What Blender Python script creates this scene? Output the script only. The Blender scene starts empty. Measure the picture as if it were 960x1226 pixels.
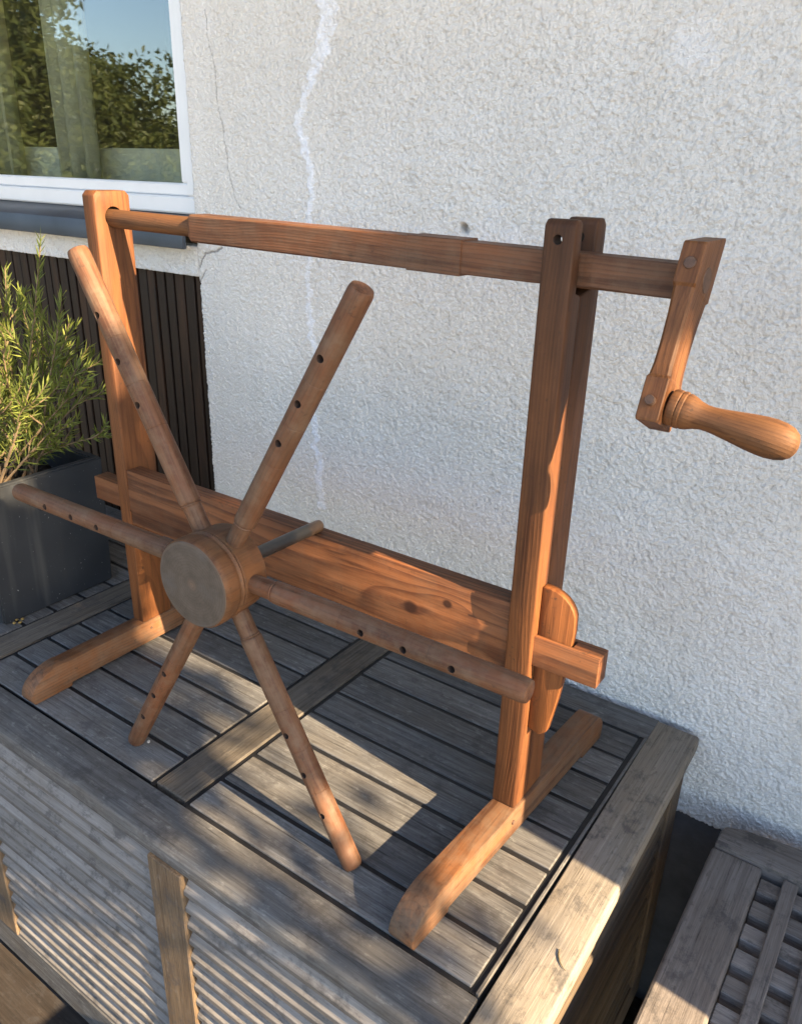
import bpy, bmesh, math, random
import numpy as np
from mathutils import Vector, Matrix, Quaternion

random.seed(7); np.random.seed(7)
scene = bpy.context.scene
col = scene.collection
RAD = math.radians

# ------------------------------------------------------------------ camera
# frame of reference: lid top of the storage chest is z = 0, x runs along the house wall, y towards it
CAM = Vector((0.6576, -0.4898, 0.7463))
CR = Vector((0.81625, 0.57712, 0.02606)); CD = Vector((0.24809, -0.30944, -0.91798)); CF = Vector((-0.52172, 0.75577, -0.39576))
FPX, CX, CY = 952.96, 480.0, 613.0
cam_data = bpy.data.cameras.new('camera'); cam = bpy.data.objects.new('camera', cam_data); col.objects.link(cam)
cam_data.sensor_fit = 'HORIZONTAL'; cam_data.sensor_width = 36.0; cam_data.lens = 36.0 * FPX / 960.0
cam_data.clip_start = 0.02; cam_data.clip_end = 2000
up = -CD
cam.matrix_world = Matrix(((CR.x, up.x, -CF.x, CAM.x), (CR.y, up.y, -CF.y, CAM.y), (CR.z, up.z, -CF.z, CAM.z), (0, 0, 0, 1)))
scene.camera = cam

# ------------------------------------------------------------------ light
SUN_EL, SUN_SLOPE = RAD(28), 0.09
haz = math.atan(SUN_SLOPE)
SUN = Vector((math.cos(SUN_EL) * math.cos(haz), -math.cos(SUN_EL) * math.sin(haz), math.sin(SUN_EL)))
world = bpy.data.worlds.new('World'); scene.world = world; world.use_nodes = True
wn = world.node_tree.nodes; wl = world.node_tree.links
bg = wn['Background']; sky = wn.new('ShaderNodeTexSky'); sky.sky_type = 'NISHITA'; sky.sun_disc = False
sky.sun_elevation = SUN_EL; sky.sun_rotation = math.atan2(SUN.x, SUN.y); sky.air_density = 1.0; sky.dust_density = 1.0; sky.ozone_density = 1.0
wl.new(sky.outputs[0], bg.inputs[0]); bg.inputs[1].default_value = 0.085
sd = bpy.data.lights.new('sun', 'SUN'); sd.energy = 5.0; sd.angle = RAD(0.53); sd.color = (1.0, 0.75, 0.46)
so = bpy.data.objects.new('sun', sd); col.objects.link(so); so.location = SUN * 20
so.rotation_euler = (-SUN).to_track_quat('-Z', 'Y').to_euler()
scene.view_settings.view_transform = 'Standard'; scene.view_settings.look = 'None'
scene.view_settings.exposure = 2.5; scene.view_settings.gamma = 1.0
scene.view_settings.use_curve_mapping = False
scene.cycles.use_denoising = True
scene.cycles.max_bounces = 8; scene.cycles.transparent_max_bounces = 12
scene.cycles.sample_clamp_indirect = 6.0

GZ = -0.56          # terrace level
YW = 0.547          # face of the house wall

def pix(u, v, ax, val):
    d = CR * ((u - CX) / FPX) + CD * ((v - CY) / FPX) + CF
    t = (val - CAM[ax]) / d[ax]
    return CAM + d * t

# ------------------------------------------------------------------ node helpers
class NT:
    def __init__(s, name):
        s.m = bpy.data.materials.new(name); s.m.use_nodes = True
        s.t = s.m.node_tree; s.n = s.t.nodes; s.l = s.t.links
        s.b = s.n['Principled BSDF']; s.o = s.n['Material Output']
    def _set(s, sock, v):
        if hasattr(v, 'bl_idname') or hasattr(v, 'links'): s.l.new(v, sock)
        elif v is not None: sock.default_value = v
    def math(s, op, a, b=None, c=None, clamp=False):
        n = s.n.new('ShaderNodeMath'); n.operation = op; n.use_clamp = clamp
        s._set(n.inputs[0], a)
        if b is not None: s._set(n.inputs[1], b)
        if c is not None: s._set(n.inputs[2], c)
        return n.outputs[0]
    def noise(s, vec, scale=1.0, detail=2.0, rough=0.5, dist=0.0):
        n = s.n.new('ShaderNodeTexNoise'); s._set(n.inputs['Vector'], vec)
        n.inputs['Scale'].default_value = scale; n.inputs['Detail'].default_value = detail
        n.inputs['Roughness'].default_value = rough; n.inputs['Distortion'].default_value = dist
        return n.outputs[0]
    def vor(s, vec, scale, feature='F1'):
        n = s.n.new('ShaderNodeTexVoronoi'); s._set(n.inputs['Vector'], vec); n.inputs['Scale'].default_value = scale; n.feature = feature
        return n.outputs['Distance']
    def comb(s, x, y, z):
        n = s.n.new('ShaderNodeCombineXYZ')
        for i, v in enumerate((x, y, z)): s._set(n.inputs[i], v)
        return n.outputs[0]
    def sep(s, v):
        n = s.n.new('ShaderNodeSeparateXYZ'); s.l.new(v, n.inputs[0]); return n.outputs
    def vmath(s, op, a, b=None):
        n = s.n.new('ShaderNodeVectorMath'); n.operation = op; s._set(n.inputs[0], a)
        if b is not None: s._set(n.inputs[1], b)
        return n.outputs['Value'] if op in ('LENGTH', 'DISTANCE', 'DOT_PRODUCT') else n.outputs[0]
    def ramp(s, f, stops):
        n = s.n.new('ShaderNodeValToRGB'); s._set(n.inputs[0], f); cr = n.color_ramp
        while len(cr.elements) < len(stops): cr.elements.new(0.5)
        for e, (p, c) in zip(cr.elements, stops):
            e.position = p; e.color = (*c, 1) if len(c) == 3 else c
        return n.outputs[0]
    def mix(s, f, a, b, mode='MIX'):
        n = s.n.new('ShaderNodeMix'); n.data_type = 'RGBA'; n.blend_type = mode
        s._set(n.inputs[0], f)
        for i, v in ((6, a), (7, b)):
            if isinstance(v, tuple): v = (*v, 1) if len(v) == 3 else v
            s._set(n.inputs[i], v)
        return n.outputs[2]
    def mr(s, v, a, b, c=0.0, d=1.0):
        n = s.n.new('ShaderNodeMapRange'); s._set(n.inputs[0], v)
        for i, x in enumerate((a, b, c, d)): n.inputs[1 + i].default_value = x
        return n.outputs[0]
    def obj(s):
        return s.n.new('ShaderNodeTexCoord').outputs['Object']
    def rnd(s):
        return s.n.new('ShaderNodeObjectInfo').outputs['Random']
    def bump(s, h, strength=0.3, dist=0.002, normal=None):
        n = s.n.new('ShaderNodeBump'); s._set(n.inputs['Height'], h)
        n.inputs['Strength'].default_value = strength; n.inputs['Distance'].default_value = dist
        if normal is not None: s.l.new(normal, n.inputs['Normal'])
        return n.outputs[0]
    def fin(s, color=None, rough=None, normal=None, spec=None, metal=None):
        if color is not None: s._set(s.b.inputs['Base Color'], (*color, 1) if isinstance(color, tuple) and len(color) == 3 else color)
        if rough is not None: s._set(s.b.inputs['Roughness'], rough)
        if normal is not None: s.l.new(normal, s.b.inputs['Normal'])
        if spec is not None: s.b.inputs['Specular IOR Level'].default_value = spec
        if metal is not None: s.b.inputs['Metallic'].default_value = metal
        return s.m

def grain_coords(t, axis, use_rnd=True):
    v = t.obj()
    if use_rnd:
        r = t.rnd()
        v = t.vmath('ADD', v, t.comb(t.math('MULTIPLY', r, 3.7), t.math('MULTIPLY', r, 7.9), t.math('MULTIPLY', r, 5.3)))
    x, y, z = t.sep(v)
    return {'X': (y, z, x), 'Y': (x, z, y), 'Z': (x, y, z)}[axis]

def pine(name, light, dark, axis, period=0.0045, ring=0.55, pith=(0.03, 0.05), knots=(), rough=0.5, patina=(0.10, 0.055, 0.03), pat=0.35, grime_top=None, bump=0.35, warp=0.05, dust=0.0):
    """honey-coloured softwood with growth rings along the local axis"""
    light = (light[0] * 0.375, light[1] * 0.33, light[2] * 0.31); dark = (dark[0] * 0.23, dark[1] * 0.19, dark[2] * 0.20); patina = tuple(x * 0.40 for x in patina)
    t = NT(name)
    a, b, g = grain_coords(t, axis, False)
    rn = t.rnd()
    sh = t.math('MULTIPLY', rn, 4.0)
    low = t.noise(t.comb(t.math('MULTIPLY', a, 7.0), t.math('MULTIPLY', b, 7.0), t.math('MULTIPLY_ADD', g, 2.2, sh)), 1.0, 2.0)
    mid = t.noise(t.comb(t.math('MULTIPLY', a, 60.0), t.math('MULTIPLY', b, 60.0), t.math('MULTIPLY_ADD', g, 9.0, sh)), 1.0, 2.0)
    aa = t.math('ADD', a, pith[0]); bb = t.math('ADD', b, pith[1])
    r = t.math('SQRT', t.math('ADD', t.math('MULTIPLY', aa, aa), t.math('MULTIPLY', bb, bb)))
    r = t.math('ADD', r, t.math('MULTIPLY_ADD', low, warp, t.math('MULTIPLY', mid, 0.0022)))
    kmask = None
    for (ka, kb, kg, ks) in knots:
        d2 = t.math('ADD', t.math('POWER', t.math('MULTIPLY', t.math('SUBTRACT', b, kb), 1.0 / ks), 2.0),
                    t.math('POWER', t.math('MULTIPLY', t.math('SUBTRACT', g, kg), 0.42 / ks), 2.0))
        e = t.math('EXPONENT', t.math('MULTIPLY', d2, -0.5))
        r = t.math('SUBTRACT', r, t.math('MULTIPLY', e, 0.007))
        dk = t.math('ADD', t.math('POWER', t.math('SUBTRACT', b, kb), 2.0), t.math('POWER', t.math('MULTIPLY', t.math('SUBTRACT', g, kg), 0.85), 2.0))
        m = t.mr(t.math('SQRT', dk), ks * 0.34, ks * 0.60, 1.0, 0.0)
        kmask = m if kmask is None else t.math('MAXIMUM', kmask, m)
    f = t.math('FRACT', t.math('DIVIDE', r, period))
    rv = t.ramp(f, [(0.0, (0, 0, 0)), (0.45, (0.12,) * 3), (0.82, (0.9,) * 3), (0.93, (1, 1, 1)), (1.0, (0, 0, 0))])
    fib = t.noise(t.comb(t.math('MULTIPLY', a, 520.0), t.math('MULTIPLY', b, 520.0), t.math('MULTIPLY_ADD', g, 14.0, sh)), 1.0, 3.0, 0.6)
    blot = t.noise(t.comb(t.math('MULTIPLY', a, 14.0), t.math('MULTIPLY', b, 14.0), t.math('MULTIPLY_ADD', g, 5.0, sh)), 1.0, 4.0, 0.6)
    k = t.math('ADD', t.math('MULTIPLY', rv, t.math('MULTIPLY', t.mr(blot, 0.3, 0.7, 0.5, 1.0), ring)), t.math('MULTIPLY', t.math('SUBTRACT', fib, 0.5), 0.55), clamp=True)
    c = t.mix(k, light, dark)
    c = t.mix(t.math('MULTIPLY', t.mr(blot, 0.40, 0.66), min(1.0, pat * 1.3)), c, patina)
    fine = t.noise(t.obj(), 160.0, 4.0, 0.7)
    c = t.mix(t.math('MULTIPLY', t.mr(fine, 0.58, 0.75), 0.35), c, patina)
    strk = t.noise(t.comb(t.math('MULTIPLY', a, 95.0), t.math('MULTIPLY', b, 95.0), t.math('MULTIPLY_ADD', g, 4.0, sh)), 1.0, 4.0, 0.65)
    c = t.mix(t.math('MULTIPLY', t.mr(strk, 0.50, 0.66), 0.7), c, tuple(x * 0.75 for x in dark))
    c = t.mix(t.math('MULTIPLY', t.mr(strk, 0.46, 0.32), 0.35), c, tuple(min(1, x * 1.35) for x in light))
    spk = t.noise(t.obj(), 70.0, 5.0, 0.7)
    c = t.mix(t.math('MULTIPLY', t.mr(spk, 0.62, 0.70), 0.7), c, (0.035, 0.022, 0.015))
    if dust:
        dn = t.noise(t.obj(), 38.0, 5.0, 0.7)
        c = t.mix(t.math('MULTIPLY', t.mr(dn, 0.42, 0.66), dust * 0.8), c, (0.165, 0.122, 0.084))
    if kmask is not None:
        c = t.mix(t.math('MULTIPLY', kmask, 0.9), c, tuple(x * 0.45 for x in dark))
    if grime_top:
        gz = t.sep(t.obj())[2]
        gm = t.math('MULTIPLY', t.mr(t.math('ADD', gz, t.math('MULTIPLY', t.math('SUBTRACT', blot, 0.5), 0.25)), grime_top[0], grime_top[1]), 0.62)
        c = t.mix(gm, c, patina)
    ro = t.mr(blot, 0.3, 0.7, rough, rough + 0.2)
    h = t.math('ADD', t.math('MULTIPLY', rv, 0.5), fib)
    hand = t.bump(t.noise(t.comb(t.math('MULTIPLY', a, 45.0), t.math('MULTIPLY', b, 45.0), t.math('MULTIPLY', g, 16.0)), 1.0, 3.0), 0.25, 0.004)
    return t.fin(c, ro, t.bump(h, bump, 0.0009, hand), spec=0.3)

def grey_teak(name, axis, light=(0.325, 0.325, 0.325), dark=(0.085, 0.083, 0.083), warm=(0.23, 0.20, 0.165), lichen=0.6, fibre=1.0, tone=0.52, nose=None):
    light, dark, warm = (tuple(x * tone for x in c) for c in (light, dark, warm))
    """sun-bleached teak, furrowed along the local axis"""
    t = NT(name)
    a, b, g = grain_coords(t, axis, True)
    rn = t.rnd()
    f1 = t.noise(t.comb(t.math('MULTIPLY', a, 420.0), t.math('MULTIPLY', b, 420.0), t.math('MULTIPLY', g, 9.0)), 1.0, 4.0, 0.65)
    f2 = t.noise(t.comb(t.math('MULTIPLY', a, 1100.0), t.math('MULTIPLY', b, 1100.0), t.math('MULTIPLY', g, 40.0)), 1.0, 2.0, 0.5)
    f3 = t.noise(t.comb(t.math('MULTIPLY', a, 110.0), t.math('MULTIPLY', b, 110.0), t.math('MULTIPLY', g, 3.0)), 1.0, 3.0, 0.6, 0.4)
    blot = t.noise(t.comb(t.math('MULTIPLY', a, 20.0), t.math('MULTIPLY', b, 20.0), t.math('MULTIPLY', g, 9.0)), 1.0, 4.0, 0.65)
    spot = t.noise(t.comb(a, b, t.math('MULTIPLY', g, 0.4)), 120.0, 5.0, 0.7)
    k = t.math('ADD', t.math('MULTIPLY', f1, 0.55), t.math('ADD', t.math('MULTIPLY', f2, 0.22), t.math('MULTIPLY', f3, 0.4)))
    k = t.mr(k, 0.40, 0.76)
    c = t.mix(k, dark, light)
    c = t.mix(t.mr(blot, 0.40, 0.68, 0.0, 0.6), c, t.mix(k, tuple(x * 0.5 for x in warm), warm))
    c = t.mix(t.math('MULTIPLY', t.mr(spot, 0.57, 0.72), lichen * 0.55), c, (0.38, 0.38, 0.365))
    c = t.mix(t.math('MULTIPLY', t.mr(spot, 0.44, 0.30), 0.55), c, (0.05, 0.045, 0.04))
    mot = t.noise(t.comb(a, b, t.math('MULTIPLY', g, 0.8)), 26.0, 6.0, 0.75)
    c = t.mix(t.math('MULTIPLY', t.mr(mot, 0.47, 0.36), 0.65), c, (0.055, 0.052, 0.052))
    crk = t.mr(f1, 0.37, 0.30)
    c = t.mix(t.math('MULTIPLY', crk, 0.7), c, (0.03, 0.027, 0.025))
    br = t.mr(rn, 0.0, 1.0, 0.78, 1.15)
    c = t.vmath('MULTIPLY', c, t.comb(br, br, br))
    if nose is not None:      # dark gap-shade line painted along the lower edge of each louvre
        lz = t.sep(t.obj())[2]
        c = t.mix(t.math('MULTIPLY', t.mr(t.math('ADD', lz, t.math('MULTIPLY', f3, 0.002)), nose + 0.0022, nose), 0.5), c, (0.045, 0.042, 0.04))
    h = t.math('SUBTRACT', t.math('ADD', f1, t.math('MULTIPLY', f2, 0.5)), t.math('MULTIPLY', crk, 0.8))
    return t.fin(c, 0.82, t.bump(h, 0.55 * fibre, 0.0012), spec=0.3)

M = {}
PL, PD = (0.47, 0.205, 0.075), (0.235, 0.085, 0.030)
M['post'] = pine('pine_post', (0.44, 0.185, 0.064), (0.22, 0.075, 0.026), 'Z', 0.0042, 0.5, (0.06, 0.02))
M['post_top'] = pine('pine_post_darkened', (0.42, 0.18, 0.065), (0.21, 0.075, 0.026), 'Z', 0.0042, 0.5, (0.06, 0.02), patina=(0.07, 0.036, 0.02), grime_top=(0.0, 0.30))
M['foot'] = pine('pine_foot', (0.45, 0.22, 0.095), (0.22, 0.095, 0.04), 'Y', 0.004, 0.55, (0.01, 0.045), patina=(0.20, 0.15, 0.11), pat=0.6, dust=0.45)
M['stretcher'] = pine('pine_stretcher', (0.46, 0.20, 0.082), (0.17, 0.055, 0.024), 'X', 0.0060, 0.9, (0.14, 0.015),
                      knots=((0, 0.000, 0.196, 0.017), (0, 0.022, 0.247, 0.011)), pat=0.25, warp=0.016, dust=0.15)
M['beam'] = pine('pine_beam', (0.40, 0.185, 0.088), (0.19, 0.08, 0.036), 'X', 0.003, 0.6, (0.03, 0.035), patina=(0.17, 0.11, 0.075), pat=0.5, dust=0.3)
M['wedge'] = pine('pine_wedge', (0.50, 0.20, 0.06), (0.28, 0.09, 0.028), 'Z', 0.006, 0.45)
M['arm'] = pine('beech_arm', (0.40, 0.185, 0.068), (0.23, 0.09, 0.03), 'Z', 0.0035, 0.4, patina=(0.12, 0.07, 0.035), pat=0.45)
M['handle'] = pine('beech_handle', (0.36, 0.18, 0.075), (0.20, 0.09, 0.035), 'X', 0.0028, 0.35, patina=(0.12, 0.07, 0.035), pat=0.6, rough=0.58)
M['spoke'] = pine('beech_spoke', (0.37, 0.165, 0.078), (0.20, 0.08, 0.034), 'Z', 0.0035, 0.35, (0.02, 0.02), patina=(0.19, 0.125, 0.08), pat=0.6, rough=0.5, dust=0.5)
M['hub'] = pine('beech_hub', (0.40, 0.185, 0.072), (0.22, 0.09, 0.034), 'Z', 0.005, 0.4, (0.004, 0.006), patina=(0.16, 0.095, 0.05), pat=0.6, dust=0.2)
for ax in 'XYZ':
    M['teak' + ax] = grey_teak('grey_teak_' + ax, ax)
M['teakbar'] = grey_teak('grey_teak_bar', 'Y', (0.34, 0.30, 0.25), (0.10, 0.085, 0.07), (0.27, 0.215, 0.155), 0.1, 1.5)
M['teakcap'] = grey_teak('grey_teak_cap', 'Y', (0.33, 0.295, 0.25), (0.15, 0.13, 0.105), (0.32, 0.26, 0.185), 0.2, 0.7, 0.88)
M['teakstile'] = grey_teak('brown_teak_stile', 'Z', (0.34, 0.25, 0.16), (0.11, 0.072, 0.045), (0.24, 0.155, 0.09), 0.2, 1.2)
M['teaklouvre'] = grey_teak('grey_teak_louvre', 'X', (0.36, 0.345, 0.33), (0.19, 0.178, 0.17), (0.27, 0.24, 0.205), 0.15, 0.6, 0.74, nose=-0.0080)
M['teakside'] = grey_teak('brown_teak_side', 'Y', (0.26, 0.20, 0.14), (0.10, 0.07, 0.045), (0.20, 0.135, 0.08), 0.05, 0.7)
M['benchX'] = grey_teak('bench_teak_x', 'X', (0.30, 0.27, 0.25), (0.13, 0.115, 0.105), (0.21, 0.17, 0.14), 0.3, 0.8, 1.0)
M['benchY'] = grey_teak('bench_teak_y', 'Y', (0.24, 0.215, 0.20), (0.11, 0.095, 0.088), (0.19, 0.155, 0.13), 0.1, 0.7, 0.95)
M['deck'] = grey_teak('deck_wood', 'X', (0.10, 0.08, 0.065), (0.03, 0.024, 0.02), (0.08, 0.055, 0.035), 0.1, 1.0)

def simple(name, c, rough=0.6, spec=0.5, metal=0.0, var=0.0, scale=30, bump=0.0, bscale=200):
    t = NT(name); colr = c
    if var:
        n = t.noise(t.obj(), scale, 5, 0.6)
        colr = t.mix(t.mr(n, 0.3, 0.7), tuple(x * (1 - var) for x in c), tuple(min(1, x * (1 + var)) for x in c))
    nm = t.bump(t.noise(t.obj(), bscale, 3), bump, 0.001) if bump else None
    return t.fin(colr, rough, nm, spec, metal)

M['seal'] = simple('black_sealant', (0.007, 0.0075, 0.0095), 0.6, 0.4, var=0.3, scale=60, bump=0.2)
M['dark_hole'] = simple('shaded_hole_wood', (0.045, 0.026, 0.018), 0.8)  # hole walls coloured dark, standing in for shade inside the bores
M['peg'] = simple('dark_dowel_end', (0.09, 0.05, 0.032), 0.7, var=0.3, scale=200)
M['white_frame'] = simple('white_window_paint', (0.76, 0.78, 0.80), 0.35, 0.5, var=0.03, scale=12)
M['sill'] = simple('dark_sheet_metal', (0.045, 0.055, 0.07), 0.38, 0.5, var=0.25, scale=8)
M['plinth'] = simple('dark_plinth_render', (0.085, 0.086, 0.092), 0.85, 0.3, var=0.2, scale=20, bump=1.0, bscale=180)
M['room'] = simple('room_wall', (0.10, 0.085, 0.07), 0.9)
M['soil'] = simple('potting_soil', (0.02, 0.015, 0.011), 0.95, 0.2, var=0.5, scale=120, bump=1.0, bscale=150)
M['bark'] = simple('bark', (0.12, 0.095, 0.07), 0.9, 0.2, var=0.4, scale=60, bump=0.8, bscale=120)
M['soffit'] = simple('shade_soffit_paint', (0.30, 0.27, 0.23), 0.7, 0.3, var=0.1, scale=6)
M['innersill'] = simple('cream_inner_sill', (0.80, 0.74, 0.60), 0.6, 0.3, var=0.15, scale=12)
M['screen'] = simple('brown_stained_boards', (0.13, 0.085, 0.055), 0.7, 0.3, var=0.3, scale=14)
M['terracotta'] = simple('terracotta', (0.30, 0.13, 0.07), 0.8, 0.3, var=0.2, scale=14)
M['needle'] = simple('dry_needle', (0.12, 0.09, 0.04), 0.7)
M['crumb'] = simple('dry_leaf_crumb', (0.30, 0.20, 0.06), 0.8, var=0.4, scale=100)
M['gravel'] = simple('pale_gravel', (0.385, 0.38, 0.37), 0.9, 0.2, var=0.25, scale=60, bump=1.0, bscale=60)

def mat_cladding():
    t = NT('dark_stained_board'); a, b, g = grain_coords(t, 'Z')
    f = t.noise(t.comb(t.math('MULTIPLY', a, 300.0), t.math('MULTIPLY', b, 300.0), t.math('MULTIPLY', g, 5.0)), 1.0, 4, 0.6)
    bl = t.noise(t.comb(t.math('MULTIPLY', a, 25.0), t.math('MULTIPLY', b, 25.0), t.math('MULTIPLY', g, 3.0)), 1.0, 3, 0.6)
    c = t.mix(f, (0.006, 0.004, 0.0035), (0.024, 0.013, 0.008))
    c = t.mix(t.mr(bl, 0.5, 0.72), c, (0.045, 0.021, 0.011))
    return t.fin(c, 0.6, t.bump(f, 0.3, 0.001), spec=0.35)
M['cladding'] = mat_cladding()

def mat_planter():
    t = NT('anthracite_planter'); p = t.obj()
    n = t.noise(p, 9, 5, 0.65); sp = t.noise(p, 240, 2, 0.5); z = t.sep(p)[2]
    x, y, zz = t.sep(p)
    st = t.noise(t.comb(t.math('MULTIPLY', x, 22.0), t.math('MULTIPLY', y, 22.0), t.math('MULTIPLY', zz, 2.0)), 1.0, 3, 0.6)
    c = t.mix(n, (0.014, 0.0165, 0.021), (0.032, 0.036, 0.042))
    c = t.mix(t.math('MULTIPLY', t.mr(st, 0.58, 0.72), 0.35), c, (0.10, 0.10, 0.095))
    c = t.mix(t.math('MULTIPLY', t.mr(sp, 0.72, 0.76), 0.6), c, (0.35, 0.35, 0.35))
    return t.fin(c, t.mr(n, 0.3, 0.7, 0.42, 0.62), t.bump(n, 0.1, 0.002), spec=0.4)
M['planter'] = mat_planter()

def mat_stucco():
    t = NT('rough_white_stucco'); p = t.obj()
    n1 = t.noise(p, 3.0, 5, 0.6); n2 = t.noise(p, 240.0, 6, 0.75); n3 = t.vor(p, 330.0)
    x, y, z = t.sep(p)
    st = t.noise(t.comb(t.math('MULTIPLY', x, 30.0), y, t.math('MULTIPLY', z, 2.0)), 1.0, 4, 0.6)
    c = t.mix(t.mr(n1, 0.3, 0.7), (0.725, 0.71, 0.675), (0.81, 0.80, 0.775))
    c = t.mix(t.math('MULTIPLY', t.mr(st, 0.45, 0.7), 0.35), c, (0.68, 0.66, 0.62))
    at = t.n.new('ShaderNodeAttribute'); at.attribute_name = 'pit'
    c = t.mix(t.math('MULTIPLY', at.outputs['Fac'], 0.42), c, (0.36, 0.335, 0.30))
    c = t.mix(t.math('MULTIPLY', t.mr(n2, 0.58, 0.70), 0.34), c, (0.40, 0.375, 0.345))
    c = t.mix(t.math('MULTIPLY', t.mr(n2, 0.45, 0.3), 0.35), c, (0.85, 0.84, 0.83))
    fl = t.n.new('ShaderNodeAttribute'); fl.attribute_name = 'filler'
    c = t.mix(t.math('MULTIPLY', fl.outputs['Fac'], 1.0), c, (0.88, 0.91, 0.97))
    ck = t.n.new('ShaderNodeAttribute'); ck.attribute_name = 'crack'
    c = t.mix(t.math('MULTIPLY', ck.outputs['Fac'], 0.65), c, (0.13, 0.115, 0.10))
    h = t.math('SUBTRACT', n2, t.math('MULTIPLY', n3, 0.55))
    return t.fin(c, 0.92, t.bump(h, 1.0, 0.0025), spec=0.15)
M['stucco'] = mat_stucco()

def mat_glass():
    t = NT('window_glass')
    g = t.n.new('ShaderNodeBsdfGlossy'); g.inputs['Roughness'].default_value = 0.012; g.inputs['Color'].default_value = (0.95, 0.97, 1, 1)
    tr = t.n.new('ShaderNodeBsdfTransparent'); tr.inputs['Color'].default_value = (0.80, 0.84, 0.83, 1)
    f = t.n.new('ShaderNodeLayerWeight')
    fr = t.math('MULTIPLY_ADD', t.math('POWER', f.outputs['Facing'], 5.0), 0.88, 0.12)
    n = t.bump(t.noise(t.obj(), 3.0, 2), 0.02, 0.01)
    t.l.new(n, g.inputs['Normal'])
    mx = t.n.new('ShaderNodeMixShader'); t.l.new(fr, mx.inputs[0])
    t.l.new(tr.outputs[0], mx.inputs[1]); t.l.new(g.outputs[0], mx.inputs[2])
    t.l.new(mx.outputs[0], t.o.inputs['Surface']); return t.m
M['glass'] = mat_glass()

def mat_leaf(name, c1, c2, transl=0.35, rough=0.55):
    t = NT(name); g = t.n.new('ShaderNodeNewGeometry'); r = g.outputs['Random Per Island']
    c = t.mix(r, c1, c2); t.fin(c, rough, spec=0.35)
    tl = t.n.new('ShaderNodeBsdfTranslucent'); t.l.new(t.mix(0.5, c, (0.35, 0.36, 0.05)), tl.inputs[0])
    mx = t.n.new('ShaderNodeMixShader'); mx.inputs[0].default_value = transl
    t.l.new(t.b.outputs[0], mx.inputs[1]); t.l.new(tl.outputs[0], mx.inputs[2]); t.l.new(mx.outputs[0], t.o.inputs['Surface'])
    return t.m
M['rosemary'] = mat_leaf('rosemary_needles', (0.055, 0.09, 0.025), (0.23, 0.265, 0.06), 0.42)
M['hedge'] = mat_leaf('hedge_leaves', (0.03, 0.05, 0.012), (0.10, 0.12, 0.03), 0.3)
M['blind'] = mat_leaf('cream_curtain_fabric', (0.80, 0.76, 0.62), (0.82, 0.78, 0.64), 0.35, 0.8)
M['stem'] = simple('rosemary_stem', (0.15, 0.11, 0.07), 0.85, 0.2, var=0.3, scale=80)

# ------------------------------------------------------------------ mesh helpers
def link(name, me, mat, parent=None, loc=(0, 0, 0), rot=None):
    o = bpy.data.objects.new(name, me); col.objects.link(o); o.location = loc
    if rot is not None: o.rotation_euler = rot
    if parent is not None: o.parent = parent
    if mat is not None and not me.materials: me.materials.append(M[mat])
    return o
def thing(name, label, cat, loc=(0, 0, 0), group=None):
    o = bpy.data.objects.new(name, None); col.objects.link(o); o.location = loc; o.empty_display_size = 0.05
    o['label'] = label; o['category'] = cat
    if group: o['group'] = group
    return o
def tag(o, label, cat, group=None):
    o['label'] = label; o['category'] = cat
    if group: o['group'] = group
    return o
def struct(o): o['kind'] = 'structure'; return o
def world_loc(o):
    v = Vector(o.location)
    while o.parent: o = o.parent; v += Vector(o.location)
    return v
def finish(bm, name, smooth=False):
    bmesh.ops.recalc_face_normals(bm, faces=bm.faces)
    me = bpy.data.meshes.new(name); bm.to_mesh(me); bm.free()
    if smooth:
        me.polygons.foreach_set('use_smooth', [True] * len(me.polygons))
        me.set_sharp_from_angle(angle=RAD(38))
    return me
_cache = {}
def box_mesh(dx, dy, dz, bev=0.0012, seg=1):
    key = (round(dx, 5), round(dy, 5), round(dz, 5), bev, seg)
    if key in _cache: return _cache[key]
    bm = bmesh.new(); bmesh.ops.create_cube(bm, size=1.0)
    bmesh.ops.scale(bm, vec=(dx, dy, dz), verts=bm.verts)
    if bev: bmesh.ops.bevel(bm, geom=list(bm.edges), offset=min(bev, dx * .4, dy * .4, dz * .4), segments=seg, affect='EDGES', profile=0.5)
    me = finish(bm, 'board'); return _cache.setdefault(key, me)
_mcache = {}
def box(name, x0, x1, y0, y1, z0, z1, mat, parent=None, bev=0.0012, seg=1, share=True):
    """an axis-aligned board given by world extents"""
    key = (round(x1 - x0, 5), round(y1 - y0, 5), round(z1 - z0, 5), bev, seg, mat)
    if key not in _mcache:
        me = box_mesh(x1 - x0, y1 - y0, z1 - z0, bev, seg).copy(); me.materials.clear(); me.materials.append(M[mat]); _mcache[key] = me
    me = _mcache[key]
    c = Vector(((x0 + x1) / 2, (y0 + y1) / 2, (z0 + z1) / 2))
    if parent is not None: c -= world_loc(parent)
    return link(name, me, None, parent, c)
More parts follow.
